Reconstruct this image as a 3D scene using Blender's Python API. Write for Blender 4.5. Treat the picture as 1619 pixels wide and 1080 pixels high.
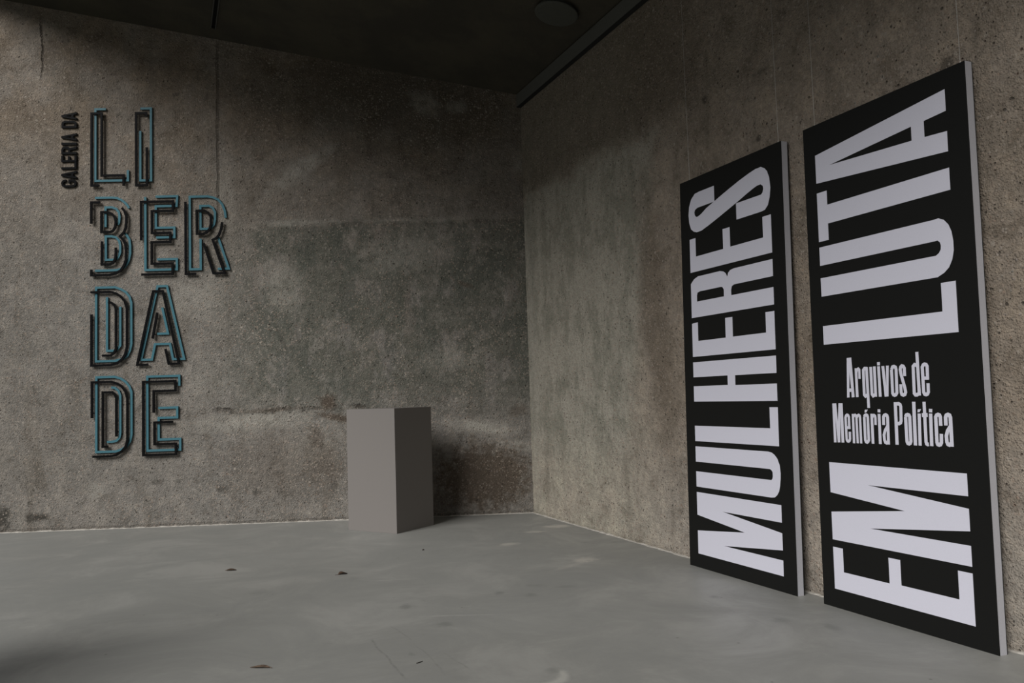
import bpy, bmesh, math, random
from mathutils import Vector, Matrix
from mathutils.geometry import tessellate_polygon
S = bpy.context.scene
for o in list(bpy.data.objects): bpy.data.objects.remove(o)
R = math.radians
random.seed(7)

SUN_E, SUN_W, SUN_AZ, SUN_EL = 2.6, 32, 36, 35
SKY_LO, SKY_HI = .14, .40
# ------------------------------------------------------------------ camera
pitch, roll, HC = R(3.77701), R(1.83536), 1.124
cp, sp, cr, sr = math.cos(pitch), math.sin(pitch), math.cos(roll), math.sin(roll)
fwd = Vector((0, cp, sp)); dn = Vector((0, sp, -cp)); rt = Vector((1, 0, 0))
rt2 = cr*rt + sr*dn; dn2 = -sr*rt + cr*dn
cam_d = bpy.data.cameras.new('camera'); cam = bpy.data.objects.new('camera', cam_d); S.collection.objects.link(cam)
M3 = Matrix((rt2, -dn2, -fwd)).transposed()
cam.matrix_world = Matrix.Translation((0, 0, HC)) @ M3.to_4x4()
cam_d.sensor_width = 36; cam_d.sensor_fit = 'HORIZONTAL'; cam_d.lens = 1300/1619*36
cam_d.clip_start = .05; cam_d.clip_end = 300
S.camera = cam

# ------------------------------------------------------------------ sky: an even overcast
w = bpy.data.worlds.new('overcast'); S.world = w; w.use_nodes = True
bgn = w.node_tree.nodes['Background']
def wnode(kind, **kw):
    n = w.node_tree.nodes.new(kind)
    for k, q in kw.items(): setattr(n, k, q)
    return n
wl = w.node_tree.links.new
wtc = wnode('ShaderNodeTexCoord'); wsep = wnode('ShaderNodeSeparateXYZ'); wl(wtc.outputs['Generated'], wsep.inputs[0])
wmr = wnode('ShaderNodeMapRange'); wl(wsep.outputs[2], wmr.inputs[0])          # overcast sky: three times as bright overhead as at the horizon
wmr.inputs[1].default_value = 0; wmr.inputs[2].default_value = 1; wmr.inputs[3].default_value = SKY_LO; wmr.inputs[4].default_value = SKY_HI
bgn.inputs['Color'].default_value = (.96, .98, 1.0, 1)
wl(wmr.outputs[0], bgn.inputs['Strength'])
# the sun behind thin cloud: a broad soft source from behind the viewer's left shoulder
sd = bpy.data.lights.new('veiled_sun', 'SUN'); sd.energy = SUN_E; sd.angle = R(SUN_W); sd.color = (1.0, .975, .94)
so_ = bpy.data.objects.new('veiled_sun', sd); S.collection.objects.link(so_)
saz, sel = R(SUN_AZ), R(SUN_EL)
to_sun = Vector((-math.sin(saz)*math.cos(sel), -math.cos(saz)*math.cos(sel), math.sin(sel)))
so_.rotation_euler = to_sun.to_track_quat('Z', 'Y').to_euler(); so_.location = to_sun*30
S.view_settings.view_transform = 'Standard'; S.view_settings.look = 'None'
S.view_settings.exposure = 0.35; S.view_settings.gamma = 1; S.view_settings.use_curve_mapping = False

# ------------------------------------------------------------------ geometry of the place
YAW = R(-22.9)
CO = Vector((.156, 7.958, 0))                                   # the corner of the two walls, on the floor
AB = Vector((math.sin(R(87.666)), math.cos(R(87.666)), 0))      # along the back wall, to the right
E2 = Vector((-math.sin(YAW), -math.cos(YAW), 0))                # along the right wall, out towards the front
NR = Vector((math.cos(YAW), -math.sin(YAW), 0))                 # into the right wall
ES = -NR                                                        # away from the right wall
NB = Vector((AB.y, -AB.x, 0))                                   # out of the back wall, into the room
RZB = math.atan2(AB.y, AB.x); RZR = math.atan2(E2.y, E2.x)
ZC, SLOPE = 4.087, .2214                                        # the ceiling rises away from the right wall

LET1 = [["s",[[[0.3636,2.3975],[0.2867,2.3975],[0.208,2.3975],[0.1633,2.3937],[0.1224,2.3651],[0.0975,2.3194],[0.0892,2.2655],[0.0953,2.2129],[0.1132,2.1708],[0.1377,2.1515],[0.1721,2.1399],[0.2202,2.1399],[0.3019,2.1601],[0.4076,2.1902],[0.4971,2.2172],[0.5813,2.2423],[0.656,2.2669],[0.7263,2.2883],[0.7607,2.2966],[0.7943,2.298],[0.8135,2.2841],[0.817,2.2659],[0.8093,2.2452],[0.7967,2.2369],[0.78,2.2367],[0.572,2.2367],[0.572,2.1379],[0.7916,2.1379],[0.8248,2.1416],[0.851,2.1641],[0.8684,2.2085],[0.8764,2.2586],[0.8688,2.3202],[0.8525,2.3605],[0.8318,2.3826],[0.8016,2.3979],[0.7547,2.3979],[0.697,2.3882],[0.6019,2.3663],[0.5031,2.3396],[0.4267,2.3179],[0.3758,2.3023],[0.2808,2.2739],[0.2254,2.2486],[0.1906,2.2386],[0.1699,2.2405],[0.1567,2.2552],[0.1533,2.2729],[0.161,2.2881],[0.1865,2.2968],[0.2141,2.297],[0.3636,2.297]]]],["e",[[[0.094,2.1045],[0.157,2.1045],[0.157,1.9837],[0.4367,1.9837],[0.4367,2.1064],[0.5046,2.1064],[0.5046,1.9852],[0.8012,1.9852],[0.8012,2.105],[0.8725,2.105],[0.8725,1.886],[0.094,1.886]]]],["r",[[[0.094,1.5901],[0.8725,1.5901],[0.8725,1.6892],[0.5005,1.6892],[0.4995,1.7209],[0.5079,1.7433],[0.529,1.7515],[0.8725,1.7515],[0.8725,1.8487],[0.5339,1.8487],[0.497,1.8433],[0.4779,1.8304],[0.4668,1.8067],[0.453,1.8302],[0.4312,1.8446],[0.3975,1.8523],[0.2403,1.8523],[0.172,1.8523],[0.1298,1.8393],[0.094,1.8114],[0.094,1.7707],[0.094,1.6947]],[[0.1548,1.691],[0.1552,1.7286],[0.163,1.7484],[0.188,1.7534],[0.3989,1.7534],[0.4177,1.75],[0.4303,1.7341],[0.4303,1.691]]]],["e",[[[0.094,1.5529],[0.1565,1.5571],[0.1565,1.4368],[0.4346,1.4368],[0.4346,1.5572],[0.503,1.5572],[0.503,1.4374],[0.799,1.4374],[0.799,1.5536],[0.8725,1.5536],[0.8725,1.3371],[0.094,1.3371]]]],["h",[[[0.094,1.3022],[0.8725,1.3022],[0.8725,1.2051],[0.5117,1.2051],[0.5117,1.1456],[0.8725,1.1456],[0.8725,1.0492],[0.094,1.0492],[0.094,1.1479],[0.4405,1.1479],[0.4405,1.2059],[0.094,1.2059]]]],["l",[[[0.094,0.895],[0.8048,0.895],[0.8048,1.0136],[0.8725,1.0136],[0.8725,0.7968],[0.094,0.7968]]]],["u",[[[0.094,0.7634],[0.7801,0.7634],[0.8079,0.7595],[0.8311,0.7483],[0.8536,0.7281],[0.8712,0.6919],[0.8767,0.6498],[0.875,0.6178],[0.8692,0.5802],[0.8597,0.5476],[0.843,0.5248],[0.8227,0.511],[0.7948,0.5076],[0.094,0.5076],[0.094,0.6049],[0.7839,0.6049],[0.7999,0.6054],[0.8082,0.6125],[0.8129,0.6263],[0.8124,0.6478],[0.8066,0.6581],[0.791,0.6661],[0.094,0.6661]]]],["m",[[[0.094,0.4737],[0.8725,0.4737],[0.8725,0.378],[0.3514,0.378],[0.8725,0.3204],[0.8725,0.2273],[0.355,0.1726],[0.8725,0.1726],[0.8725,0.0869],[0.094,0.0869],[0.094,0.2312],[0.5538,0.28],[0.094,0.3299]]]]]
LET2 = [["a",[[[0.0822,2.337],[0.8719,2.4112],[0.8719,2.3136],[0.7564,2.3051],[0.7564,2.2306],[0.8719,2.2227],[0.8719,2.132],[0.0822,2.187]],[[0.1776,2.2612],[0.6872,2.3012],[0.6872,2.2351]]]],["t",[[[0.0822,2.134],[0.1515,2.134],[0.1515,2.0593],[0.8719,2.0593],[0.8719,1.9609],[0.1506,1.9609],[0.1506,1.8756],[0.0822,1.8756]]]],["u",[[[0.0822,1.8466],[0.7798,1.8466],[0.8037,1.8486],[0.8305,1.8359],[0.8523,1.8107],[0.8655,1.7771],[0.8714,1.7348],[0.8714,1.6941],[0.8614,1.6549],[0.844,1.6235],[0.8193,1.6033],[0.7831,1.588],[0.0822,1.588],[0.0822,1.6846],[0.7814,1.6846],[0.7977,1.6946],[0.8073,1.7089],[0.8092,1.7258],[0.8046,1.7406],[0.7934,1.751],[0.7776,1.7499],[0.0822,1.7499]]]],["l",[[[0.0822,1.4337],[0.7984,1.4337],[0.7984,1.5603],[0.8719,1.5603],[0.8719,1.3369],[0.0822,1.3369]]]],["m",[[[0.0822,0.7318],[0.8719,0.7318],[0.8719,0.6358],[0.3273,0.6358],[0.8719,0.5832],[0.8719,0.4889],[0.3293,0.4279],[0.8719,0.4279],[0.8719,0.3408],[0.0822,0.3408],[0.0822,0.4805],[0.5404,0.5355],[0.0822,0.5791]]]],["e",[[[0.0822,0.3037],[0.1472,0.3037],[0.1472,0.1864],[0.4313,0.1864],[0.4313,0.3062],[0.4989,0.3062],[0.4989,0.1907],[0.8017,0.1907],[0.8017,0.313],[0.8719,0.313],[0.8719,0.0939],[0.0822,0.0939]]]]]
SMALL = [["a",[],[[[0.2335,1.2596],[0.263,1.2603],[0.2724,1.0635],[0.2541,1.0623],[0.2535,1.0902],[0.2412,1.0895],[0.2401,1.0624],[0.2235,1.0617]],[[0.2472,1.1932],[0.2527,1.1075],[0.2411,1.1068]]]],["r",[[0.0162,[[0.2898,1.2054],[0.2898,1.0633]]],[0.0138,[[0.2922,1.1868],[0.2965,1.1982],[0.3046,1.2025],[0.3108,1.1967],[0.3098,1.1529]]]],[]],["q",[[0.0162,[[0.3563,1.2085],[0.3582,1.0098]]],[0.0162,[[0.3588,1.1933],[0.3535,1.2018],[0.3442,1.2022],[0.336,1.1942],[0.3344,1.0751],[0.3415,1.0673],[0.3547,1.0735]]]],[]],["u",[[0.0162,[[0.3823,1.2082],[0.3826,1.0767],[0.3889,1.0685],[0.3983,1.072],[0.4055,1.0787]]],[0.0162,[[0.4048,1.2095],[0.4046,1.0638]]]],[]],["i",[[0.0162,[[0.4303,1.2092],[0.4316,1.0635]]],[0.0162,[[0.431,1.2294],[0.4311,1.2137]]]],[]],["v",[],[[[0.4476,1.2085],[0.4643,1.209],[0.4712,1.1087],[0.4749,1.2099],[0.4909,1.21],[0.4804,1.0643],[0.4583,1.0632]]]],["o",[[0.0162,[[0.5059,1.1895],[0.5121,1.2016],[0.5209,1.2038],[0.5293,1.1999],[0.5323,1.1893],[0.5302,1.0812],[0.5243,1.0721],[0.5161,1.0696],[0.5092,1.0723],[0.5054,1.0794],[0.5059,1.1895]]]],[]],["s",[[0.0162,[[0.5791,1.157],[0.5788,1.193],[0.5741,1.2018],[0.5658,1.2044],[0.5591,1.1995],[0.5557,1.1874],[0.5591,1.1655],[0.5762,1.1042],[0.5795,1.0826],[0.5752,1.0731],[0.5656,1.0698],[0.5574,1.0734],[0.5543,1.083],[0.5546,1.1199]]]],[]],["d",[[0.0162,[[0.6525,1.2644],[0.6539,1.0665]]],[0.0162,[[0.6523,1.1983],[0.6456,1.205],[0.6366,1.2071],[0.6284,1.1994],[0.6267,1.0767],[0.6328,1.0697],[0.641,1.0696],[0.6504,1.075]]]],[]],["e",[[0.0162,[[0.7019,1.138],[0.7032,1.196],[0.6987,1.2038],[0.6905,1.2063],[0.6828,1.2033],[0.6772,1.1942],[0.6779,1.0809],[0.6823,1.0724],[0.6901,1.0702],[0.6977,1.0731],[0.7022,1.0814],[0.7032,1.1204]]],[0.0146,[[0.678,1.1443],[0.7086,1.1433]]]],[]],["m",[],[[[0.1222,1.0325],[0.1491,1.0334],[0.1545,0.9375],[0.1643,1.0338],[0.1913,1.0337],[0.1913,0.8363],[0.1732,0.8356],[0.172,0.9756],[0.1645,0.8362],[0.1474,0.8355],[0.1378,0.9753],[0.1392,0.8352],[0.1219,0.8345]]]],["e",[[0.0146,[[0.2284,0.9052],[0.229,0.9644],[0.2246,0.9723],[0.2174,0.9746],[0.2103,0.9703],[0.2066,0.9609],[0.2078,0.8519],[0.2123,0.845],[0.2195,0.8434],[0.2266,0.8479],[0.2296,0.8573],[0.2305,0.8913]]],[0.0138,[[0.2085,0.9113],[0.2367,0.9119]]]],[]],["m",[[0.0146,[[0.2562,0.98],[0.2549,0.8351]]],[0.0138,[[0.2577,0.9647],[0.2629,0.9717],[0.2704,0.9746],[0.2761,0.9709],[0.278,0.9626],[0.2784,0.836]]],[0.0138,[[0.2799,0.9636],[0.2858,0.972],[0.2931,0.9748],[0.2988,0.9712],[0.3007,0.9629],[0.3003,0.836]]]],[]],["o",[[0.0154,[[0.3274,0.9655],[0.332,0.9733],[0.3392,0.9761],[0.346,0.9734],[0.349,0.9658],[0.3489,0.8547],[0.3437,0.8464],[0.3377,0.8434],[0.3309,0.8459],[0.3273,0.8539],[0.3274,0.9655]]]],[[[0.3331,1.0007],[0.3519,1.0021],[0.3423,0.9884],[0.3311,0.987]]]],["r",[[0.0162,[[0.3743,0.9818],[0.3737,0.8376]]],[0.0138,[[0.3765,0.9629],[0.3804,0.9711],[0.3881,0.9747],[0.3941,0.9708],[0.3959,0.9631],[0.3954,0.9281]]]],[]],["i",[[0.0162,[[0.4191,0.9813],[0.4178,0.8381]]],[0.0162,[[0.42,1.0037],[0.4196,0.9889]]]],[]],["a",[[0.0162,[[0.4437,0.9291],[0.4444,0.9668],[0.4493,0.9744],[0.4584,0.9772],[0.4659,0.9737],[0.4686,0.9649],[0.4665,0.8379]]],[0.0154,[[0.4684,0.9274],[0.4503,0.9027],[0.4429,0.8825],[0.4441,0.8582],[0.4479,0.8478],[0.4554,0.845],[0.4658,0.8524]]]],[]],["p",[[0.0178,[[0.5177,1.0367],[0.5158,0.8391]]],[0.0162,[[0.5204,1.0284],[0.536,1.0296],[0.5443,1.0257],[0.5479,1.0157],[0.5458,0.9506],[0.5426,0.9419],[0.5349,0.9379],[0.521,0.9367]]]],[]],["o",[[0.017,[[0.5716,0.9683],[0.5758,0.9765],[0.5833,0.9791],[0.5914,0.9766],[0.5946,0.9694],[0.5941,0.8573],[0.5899,0.8491],[0.5835,0.8462],[0.5764,0.8481],[0.5727,0.8552],[0.5716,0.9683]]]],[]],["l",[[0.0178,[[0.6211,1.0383],[0.618,0.84]]]],[]],["i",[[0.0162,[[0.6471,0.9848],[0.6433,0.8402]]]],[[[0.6408,1.0042],[0.659,1.0051],[0.6501,0.9916],[0.6389,0.9902]]]],["t",[[0.0162,[[0.6766,1.038],[0.6759,0.8584],[0.6778,0.8501],[0.6826,0.8474],[0.6895,0.8481]]],[0.0178,[[0.6617,0.9777],[0.6916,0.9788]]]],[]],["i",[[0.017,[[0.7077,0.9852],[0.7047,0.8408]]],[0.017,[[0.7091,1.0061],[0.7081,0.9906]]]],[]],["c",[[0.017,[[0.7569,0.9321],[0.757,0.9703],[0.7536,0.9781],[0.7462,0.981],[0.7383,0.978],[0.7334,0.9701],[0.7329,0.8585],[0.7358,0.85],[0.7428,0.8474],[0.7506,0.8502],[0.7554,0.8582],[0.7574,0.8964]]]],[]],["a",[[0.0178,[[0.783,0.9339],[0.7834,0.9686],[0.7877,0.9776],[0.7964,0.981],[0.8041,0.9778],[0.8072,0.9689],[0.8073,0.8424]]],[0.017,[[0.8062,0.9323],[0.7894,0.9096],[0.7824,0.889],[0.783,0.8625],[0.7875,0.8525],[0.7948,0.8496],[0.8065,0.8574]]]],[]]]
SIGN = [["l",[[0,[[-4.0139,4.0147],[-4.1126,4.0147],[-4.1126,3.3107],[-3.8051,3.3107],[-3.8051,3.4105]]]],[[0,[[-4.0685,3.2632],[-4.1431,3.2632],[-4.1431,3.9688],[-4.048,3.9688],[-4.048,3.358],[-3.8406,3.358],[-3.8406,3.2549]]]]],["i",[[0,[[-3.6842,4.0142],[-3.5852,4.0142],[-3.5852,3.3065],[-3.6875,3.3065],[-3.6875,3.7932]]]],[[0,[[-3.6222,3.93],[-3.626,3.9646],[-3.7213,3.9646],[-3.7213,3.2565],[-3.6207,3.2565],[-3.6207,3.6257]]]]],["b",[[0,[[-4.1147,3.1452],[-3.9548,3.1452],[-3.9067,3.1394],[-3.8667,3.1203],[-3.8307,3.0906],[-3.8067,3.0611],[-3.7947,3.0377]]],[0,[[-4.0159,2.8599],[-4.0159,3.0503],[-3.9548,3.0503],[-3.9148,3.0347],[-3.8908,3.0011],[-3.8844,2.9556],[-3.8884,2.9062],[-3.9004,2.8802]]],[1,[[-4.0133,2.7695],[-3.9587,2.7695],[-3.9148,2.7571],[-3.8869,2.7211],[-3.8782,2.6757],[-3.8782,2.6142],[-3.8926,2.5736],[-3.9109,2.552],[-3.9388,2.543],[-4.0133,2.543]]],[0,[[-3.8366,2.7963],[-3.811,2.7686],[-3.7911,2.7311],[-3.7844,2.6734],[-3.7844,2.5996],[-3.7993,2.5344],[-3.8193,2.4939],[-3.8393,2.4724],[-3.8671,2.4543],[-3.907,2.443],[-3.9627,2.4407],[-4.1137,2.4407]]]],[[0,[[-4.0615,3.099],[-4.145,3.099],[-4.145,2.8927]]],[1,[[-4.049,3.0032],[-3.996,3.0032],[-3.9522,2.9868],[-3.9243,2.9532],[-3.9139,2.9077],[-3.9203,2.8545],[-3.9402,2.8221],[-3.9681,2.8098],[-4.049,2.8098]]],[0,[[-3.8564,3.0406],[-3.8324,3.0087],[-3.8157,2.9589],[-3.8157,2.9013],[-3.8222,2.8439],[-3.8406,2.7992],[-3.8765,2.7647],[-3.8446,2.7295],[-3.8247,2.688],[-3.8189,2.6223],[-3.8189,2.5406],[-3.8369,2.4838],[-3.8687,2.4356],[-3.9164,2.4083],[-3.9719,2.3953],[-4.1433,2.3953],[-4.1433,2.451]]],[0,[[-4.0443,2.7197],[-4.0443,2.4972],[-3.972,2.4972],[-3.9402,2.511],[-3.9203,2.5472],[-3.914,2.6084],[-3.9147,2.6559]]]]],["e",[[0,[[-3.6407,3.1426],[-3.6407,2.4351],[-3.3453,2.4351],[-3.3453,2.5355],[-3.5322,2.5355]]],[0,[[-3.5434,3.145],[-3.3386,3.145],[-3.3458,3.0508],[-3.5416,3.0508],[-3.5416,2.8406],[-3.367,2.8406],[-3.367,2.7468],[-3.5398,2.7468]]]],[[0,[[-3.6766,2.7204],[-3.6766,3.0936],[-3.3752,3.0936],[-3.3752,3.0018],[-3.5749,3.0018],[-3.5749,2.789],[-3.4015,2.789],[-3.4015,2.7006],[-3.5774,2.7006],[-3.5774,2.4916],[-3.3806,2.4916],[-3.3806,2.3906],[-3.6753,2.3906]]]]],["r",[[0,[[-2.8792,2.9237],[-2.8867,2.9902],[-2.9104,3.053],[-2.9504,3.1037],[-3.0027,3.1273],[-3.0512,3.137],[-3.2199,3.137],[-3.2199,2.4309],[-3.1196,2.4309],[-3.1196,2.7245]]],[1,[[-3.1196,3.0444],[-3.0357,3.0444],[-2.9995,3.0219],[-2.9808,2.98],[-2.9808,2.9095],[-2.9927,2.8602],[-3.0212,2.8278],[-3.0535,2.8211],[-3.1196,2.8211]]],[0,[[-2.9534,2.7369],[-2.8539,2.4293],[-2.9584,2.4293]]]],[[0,[[-3.2571,3.0863],[-3.2571,2.3857],[-3.1599,2.3857]]],[1,[[-3.1499,2.9963],[-3.0795,2.9963],[-3.0394,2.9738],[-3.0166,2.9319],[-3.0166,2.8658],[-3.0285,2.8166],[-3.0569,2.7843],[-3.0891,2.7705],[-3.1499,2.7705]]],[0,[[-2.9097,2.8798],[-2.9199,2.814],[-2.9405,2.7568],[-2.9689,2.7245],[-3.0012,2.7088],[-2.8915,2.3849],[-2.9958,2.3849],[-3.0858,2.678]]]]],["d",[[1,[[-4.1029,2.2776],[-3.9257,2.2776],[-3.872,2.2568],[-3.8259,2.228],[-3.7914,2.1838],[-3.7745,2.1243],[-3.7745,1.7326],[-3.7882,1.6706],[-3.815,1.6168],[-3.8571,1.5908],[-3.9258,1.5747],[-4.0021,1.5747],[-4.1029,1.5747]]],[0,[[-4.0015,2.184],[-4.0015,1.6721],[-3.9411,1.6721],[-3.9029,1.6857],[-3.8781,1.7201],[-3.8781,1.7824],[-3.8781,2.0895]]]],[[0,[[-4.1511,2.2324],[-3.9652,2.2324],[-3.9116,2.2166],[-3.8656,2.184],[-3.8312,2.1399],[-3.8104,2.0688],[-3.8104,1.7015],[-3.8278,1.632],[-3.8583,1.5863],[-3.9041,1.5488],[-3.965,1.5347],[-4.1415,1.5347],[-4.1415,2.0217]]],[0,[[-3.9858,2.1339],[-3.9575,2.1292],[-3.9269,2.1072],[-3.9132,2.0677],[-3.9132,1.689],[-3.9307,1.6506],[-3.9612,1.6263],[-4.0412,1.6263]]]]],["a",[[1,[[-3.528,2.2756],[-3.4393,2.2756],[-3.2811,1.575],[-3.3847,1.575],[-3.4133,1.7224],[-3.553,1.7224],[-3.5826,1.5763],[-3.6852,1.5763]]],[0,[[-3.4849,2.0707],[-3.4313,1.8206],[-3.5312,1.8206]]]],[[0,[[-3.6128,1.5287],[-3.7159,1.5287],[-3.5647,2.2273],[-3.4747,2.2273],[-3.3258,1.5307],[-3.4216,1.5307],[-3.4516,1.6737]]],[0,[[-3.527,2.0232],[-3.5715,1.774]]]]],["d",[[1,[[-4.0999,1.4235],[-3.9307,1.4235],[-3.8754,1.4062],[-3.8281,1.3726],[-3.7926,1.3273],[-3.7743,1.2745],[-3.7743,0.8745],[-3.7893,0.8113],[-3.8208,0.7646],[-3.864,0.7383],[-3.9229,0.7203],[-3.9936,0.7203],[-4.0999,0.7203]]],[0,[[-3.9623,1.3246],[-3.9268,1.3179],[-3.8952,1.2904],[-3.8784,1.2458],[-3.8784,0.8939],[-3.8875,0.8465],[-3.9151,0.8196],[-3.9543,0.8129],[-4.0014,0.8122]]]],[[0,[[-4.136,1.0401],[-4.136,1.3764],[-3.9557,1.3764],[-3.9006,1.3586],[-3.8572,1.3291],[-3.8257,1.2841],[-3.8075,1.2195],[-3.8075,0.8206],[-3.8262,0.7578],[-3.8616,0.7193],[-3.9086,0.6892],[-3.9556,0.6792],[-4.1292,0.6792]]],[0,[[-3.9097,0.8598],[-3.9097,1.2228],[-3.9242,1.2592],[-3.9478,1.2786],[-4.0353,1.2786],[-4.0353,0.7688],[-3.9854,0.7688]]]]],["e",[[0,[[-3.3278,1.3207],[-3.3278,1.4153],[-3.6268,1.4153],[-3.6268,0.7176],[-3.3226,0.7176],[-3.3226,0.8187],[-3.5218,0.8187],[-3.5218,1.0222],[-3.3492,1.0222],[-3.3492,1.1164],[-3.5239,1.1164]]]],[[0,[[-3.5637,1.0716],[-3.5637,1.2765],[-3.3607,1.2765],[-3.3607,1.3661],[-3.6603,1.3661],[-3.6603,0.6773],[-3.3581,0.6773],[-3.3581,0.7761],[-3.5564,0.7761],[-3.5564,0.9806],[-3.3829,0.9806]]]]]]
RAISED = [["g",-4.4352,-4.2884,3.2539,3.3325],["a",-4.4352,-4.2884,3.3348,3.4158],["l",-4.4352,-4.2884,3.4313,3.5008],["e",-4.4352,-4.2884,3.5024,3.5666],["r",-4.4352,-4.2884,3.5766,3.6556],["i",-4.4352,-4.2884,3.6696,3.6921],["a",-4.4352,-4.2884,3.7083,3.7836],["d",-4.4352,-4.2884,3.8357,3.908],["a",-4.4352,-4.2884,3.9143,3.9914]]

# ------------------------------------------------------------------ helpers
def link(o, parent=None):
    S.collection.objects.link(o)
    if parent: o.parent = parent
    return o
def mesh_obj(name, verts, faces, mat, parent=None, smooth=False):
    me = bpy.data.meshes.new(name); me.from_pydata([tuple(v) for v in verts], [], faces)
    bm = bmesh.new(); bm.from_mesh(me); bmesh.ops.recalc_face_normals(bm, faces=bm.faces[:]); bm.to_mesh(me); bm.free()
    if mat: me.materials.append(mat)
    if smooth:
        for p in me.polygons: p.use_smooth = True
    return link(bpy.data.objects.new(name, me), parent)
def bm_obj(name, bm, mat, parent=None, smooth=False):
    bmesh.ops.recalc_face_normals(bm, faces=bm.faces[:])
    me = bpy.data.meshes.new(name); bm.to_mesh(me); bm.free()
    if mat: me.materials.append(mat)
    if smooth:
        for p in me.polygons: p.use_smooth = True
    return link(bpy.data.objects.new(name, me), parent)
def empty(name, loc=(0, 0, 0), rot=(0, 0, 0)):
    o = bpy.data.objects.new(name, None); o.empty_display_size = .1
    o.location = loc; o.rotation_euler = rot
    return link(o)
def tag(o, label, cat, group=None):
    o['label'] = label; o['category'] = cat
    if group: o['group'] = group
    return o
def struct(o):
    o['kind'] = 'structure'; return o
def box_geo(x0, x1, y0, y1, z0, z1):
    v = [(x0,y0,z0),(x1,y0,z0),(x1,y1,z0),(x0,y1,z0),(x0,y0,z1),(x1,y0,z1),(x1,y1,z1),(x0,y1,z1)]
    return v, [(0,3,2,1),(4,5,6,7),(0,1,5,4),(1,2,6,5),(2,3,7,6),(3,0,4,7)]
def box(name, b, mat, parent=None, bevel=0):
    v, f = box_geo(*b)
    bm = bmesh.new(); vs = [bm.verts.new(p) for p in v]
    for q in f: bm.faces.new([vs[i] for i in q])
    if bevel: bmesh.ops.bevel(bm, geom=bm.edges[:], offset=bevel, segments=2, affect='EDGES', profile=.6)
    return bm_obj(name, bm, mat, parent)
def prism(polys, a, b, to3):
    """a flat outline with holes, given thickness between a and b"""
    tris = tessellate_polygon([[Vector((p[0], p[1], 0)) for p in P] for P in polys])
    flat = [p for P in polys for p in P]; n = len(flat)
    v = [to3(p[0], p[1], a) for p in flat] + [to3(p[0], p[1], b) for p in flat]
    f = [tuple(t) for t in tris] + [tuple(i+n for i in reversed(t)) for t in tris]
    o = 0
    for P in polys:
        m = len(P)
        for i in range(m):
            j = (i+1) % m; f.append((o+i, o+j, o+j+n, o+i+n))
        o += m
    return v, f
def ribbon(pts, closed, wd):
    """left and right offset outlines of a polyline, mitred"""
    P = [Vector((p[0], p[1])) for p in pts]; n = len(P); L = []; Q = []
    for i in range(n):
        a = P[i-1] if (i > 0 or closed) else None
        b = P[(i+1) % n] if (i < n-1 or closed) else None
        d1 = (P[i]-a).normalized() if a is not None else None
        d2 = (b-P[i]).normalized() if b is not None else None
        d1 = d1 or d2; d2 = d2 or d1
        n1 = Vector((-d1.y, d1.x)); n2 = Vector((-d2.y, d2.x)); m = n1+n2
        if m.length < .3: m = n1
        m.normalize(); k = min(wd/2/max(m.dot(n1), .35), wd*1.2)
        L.append(P[i]+m*k); Q.append(P[i]-m*k)
    return L, Q
def bar_geo(pts, closed, wd, a, b, to3):
    L, Q = ribbon(pts, closed, wd); n = len(L); v = []; f = []
    for i in range(n):
        v += [to3(L[i].x, L[i].y, a), to3(Q[i].x, Q[i].y, a), to3(Q[i].x, Q[i].y, b), to3(L[i].x, L[i].y, b)]
    for i in range(n if closed else n-1):
        j = (i+1) % n
        for k in range(4): f.append((4*i+k, 4*i+(k+1) % 4, 4*j+(k+1) % 4, 4*j+k))
    if not closed: f += [(0, 1, 2, 3), (4*n-1, 4*n-2, 4*n-3, 4*n-4)]
    return v, f
def join(geos):
    V = []; F = []
    for v, f in geos:
        o = len(V); V += list(v); F += [tuple(i+o for i in q) for q in f]
    return V, F
def tube_geo(p, q, r, n=8):
    p, q = Vector(p), Vector(q); d = (q-p).normalized(); a = d.orthogonal().normalized(); b = d.cross(a)
    v = []; f = []
    for c in (p, q):
        for i in range(n): t = 2*math.pi*i/n; v.append(c+a*math.cos(t)*r+b*math.sin(t)*r)
    for i in range(n): j = (i+1) % n; f.append((i, j, n+j, n+i))
    f += [tuple(range(n))[::-1], tuple(range(n, 2*n))]
    return v, f

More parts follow.
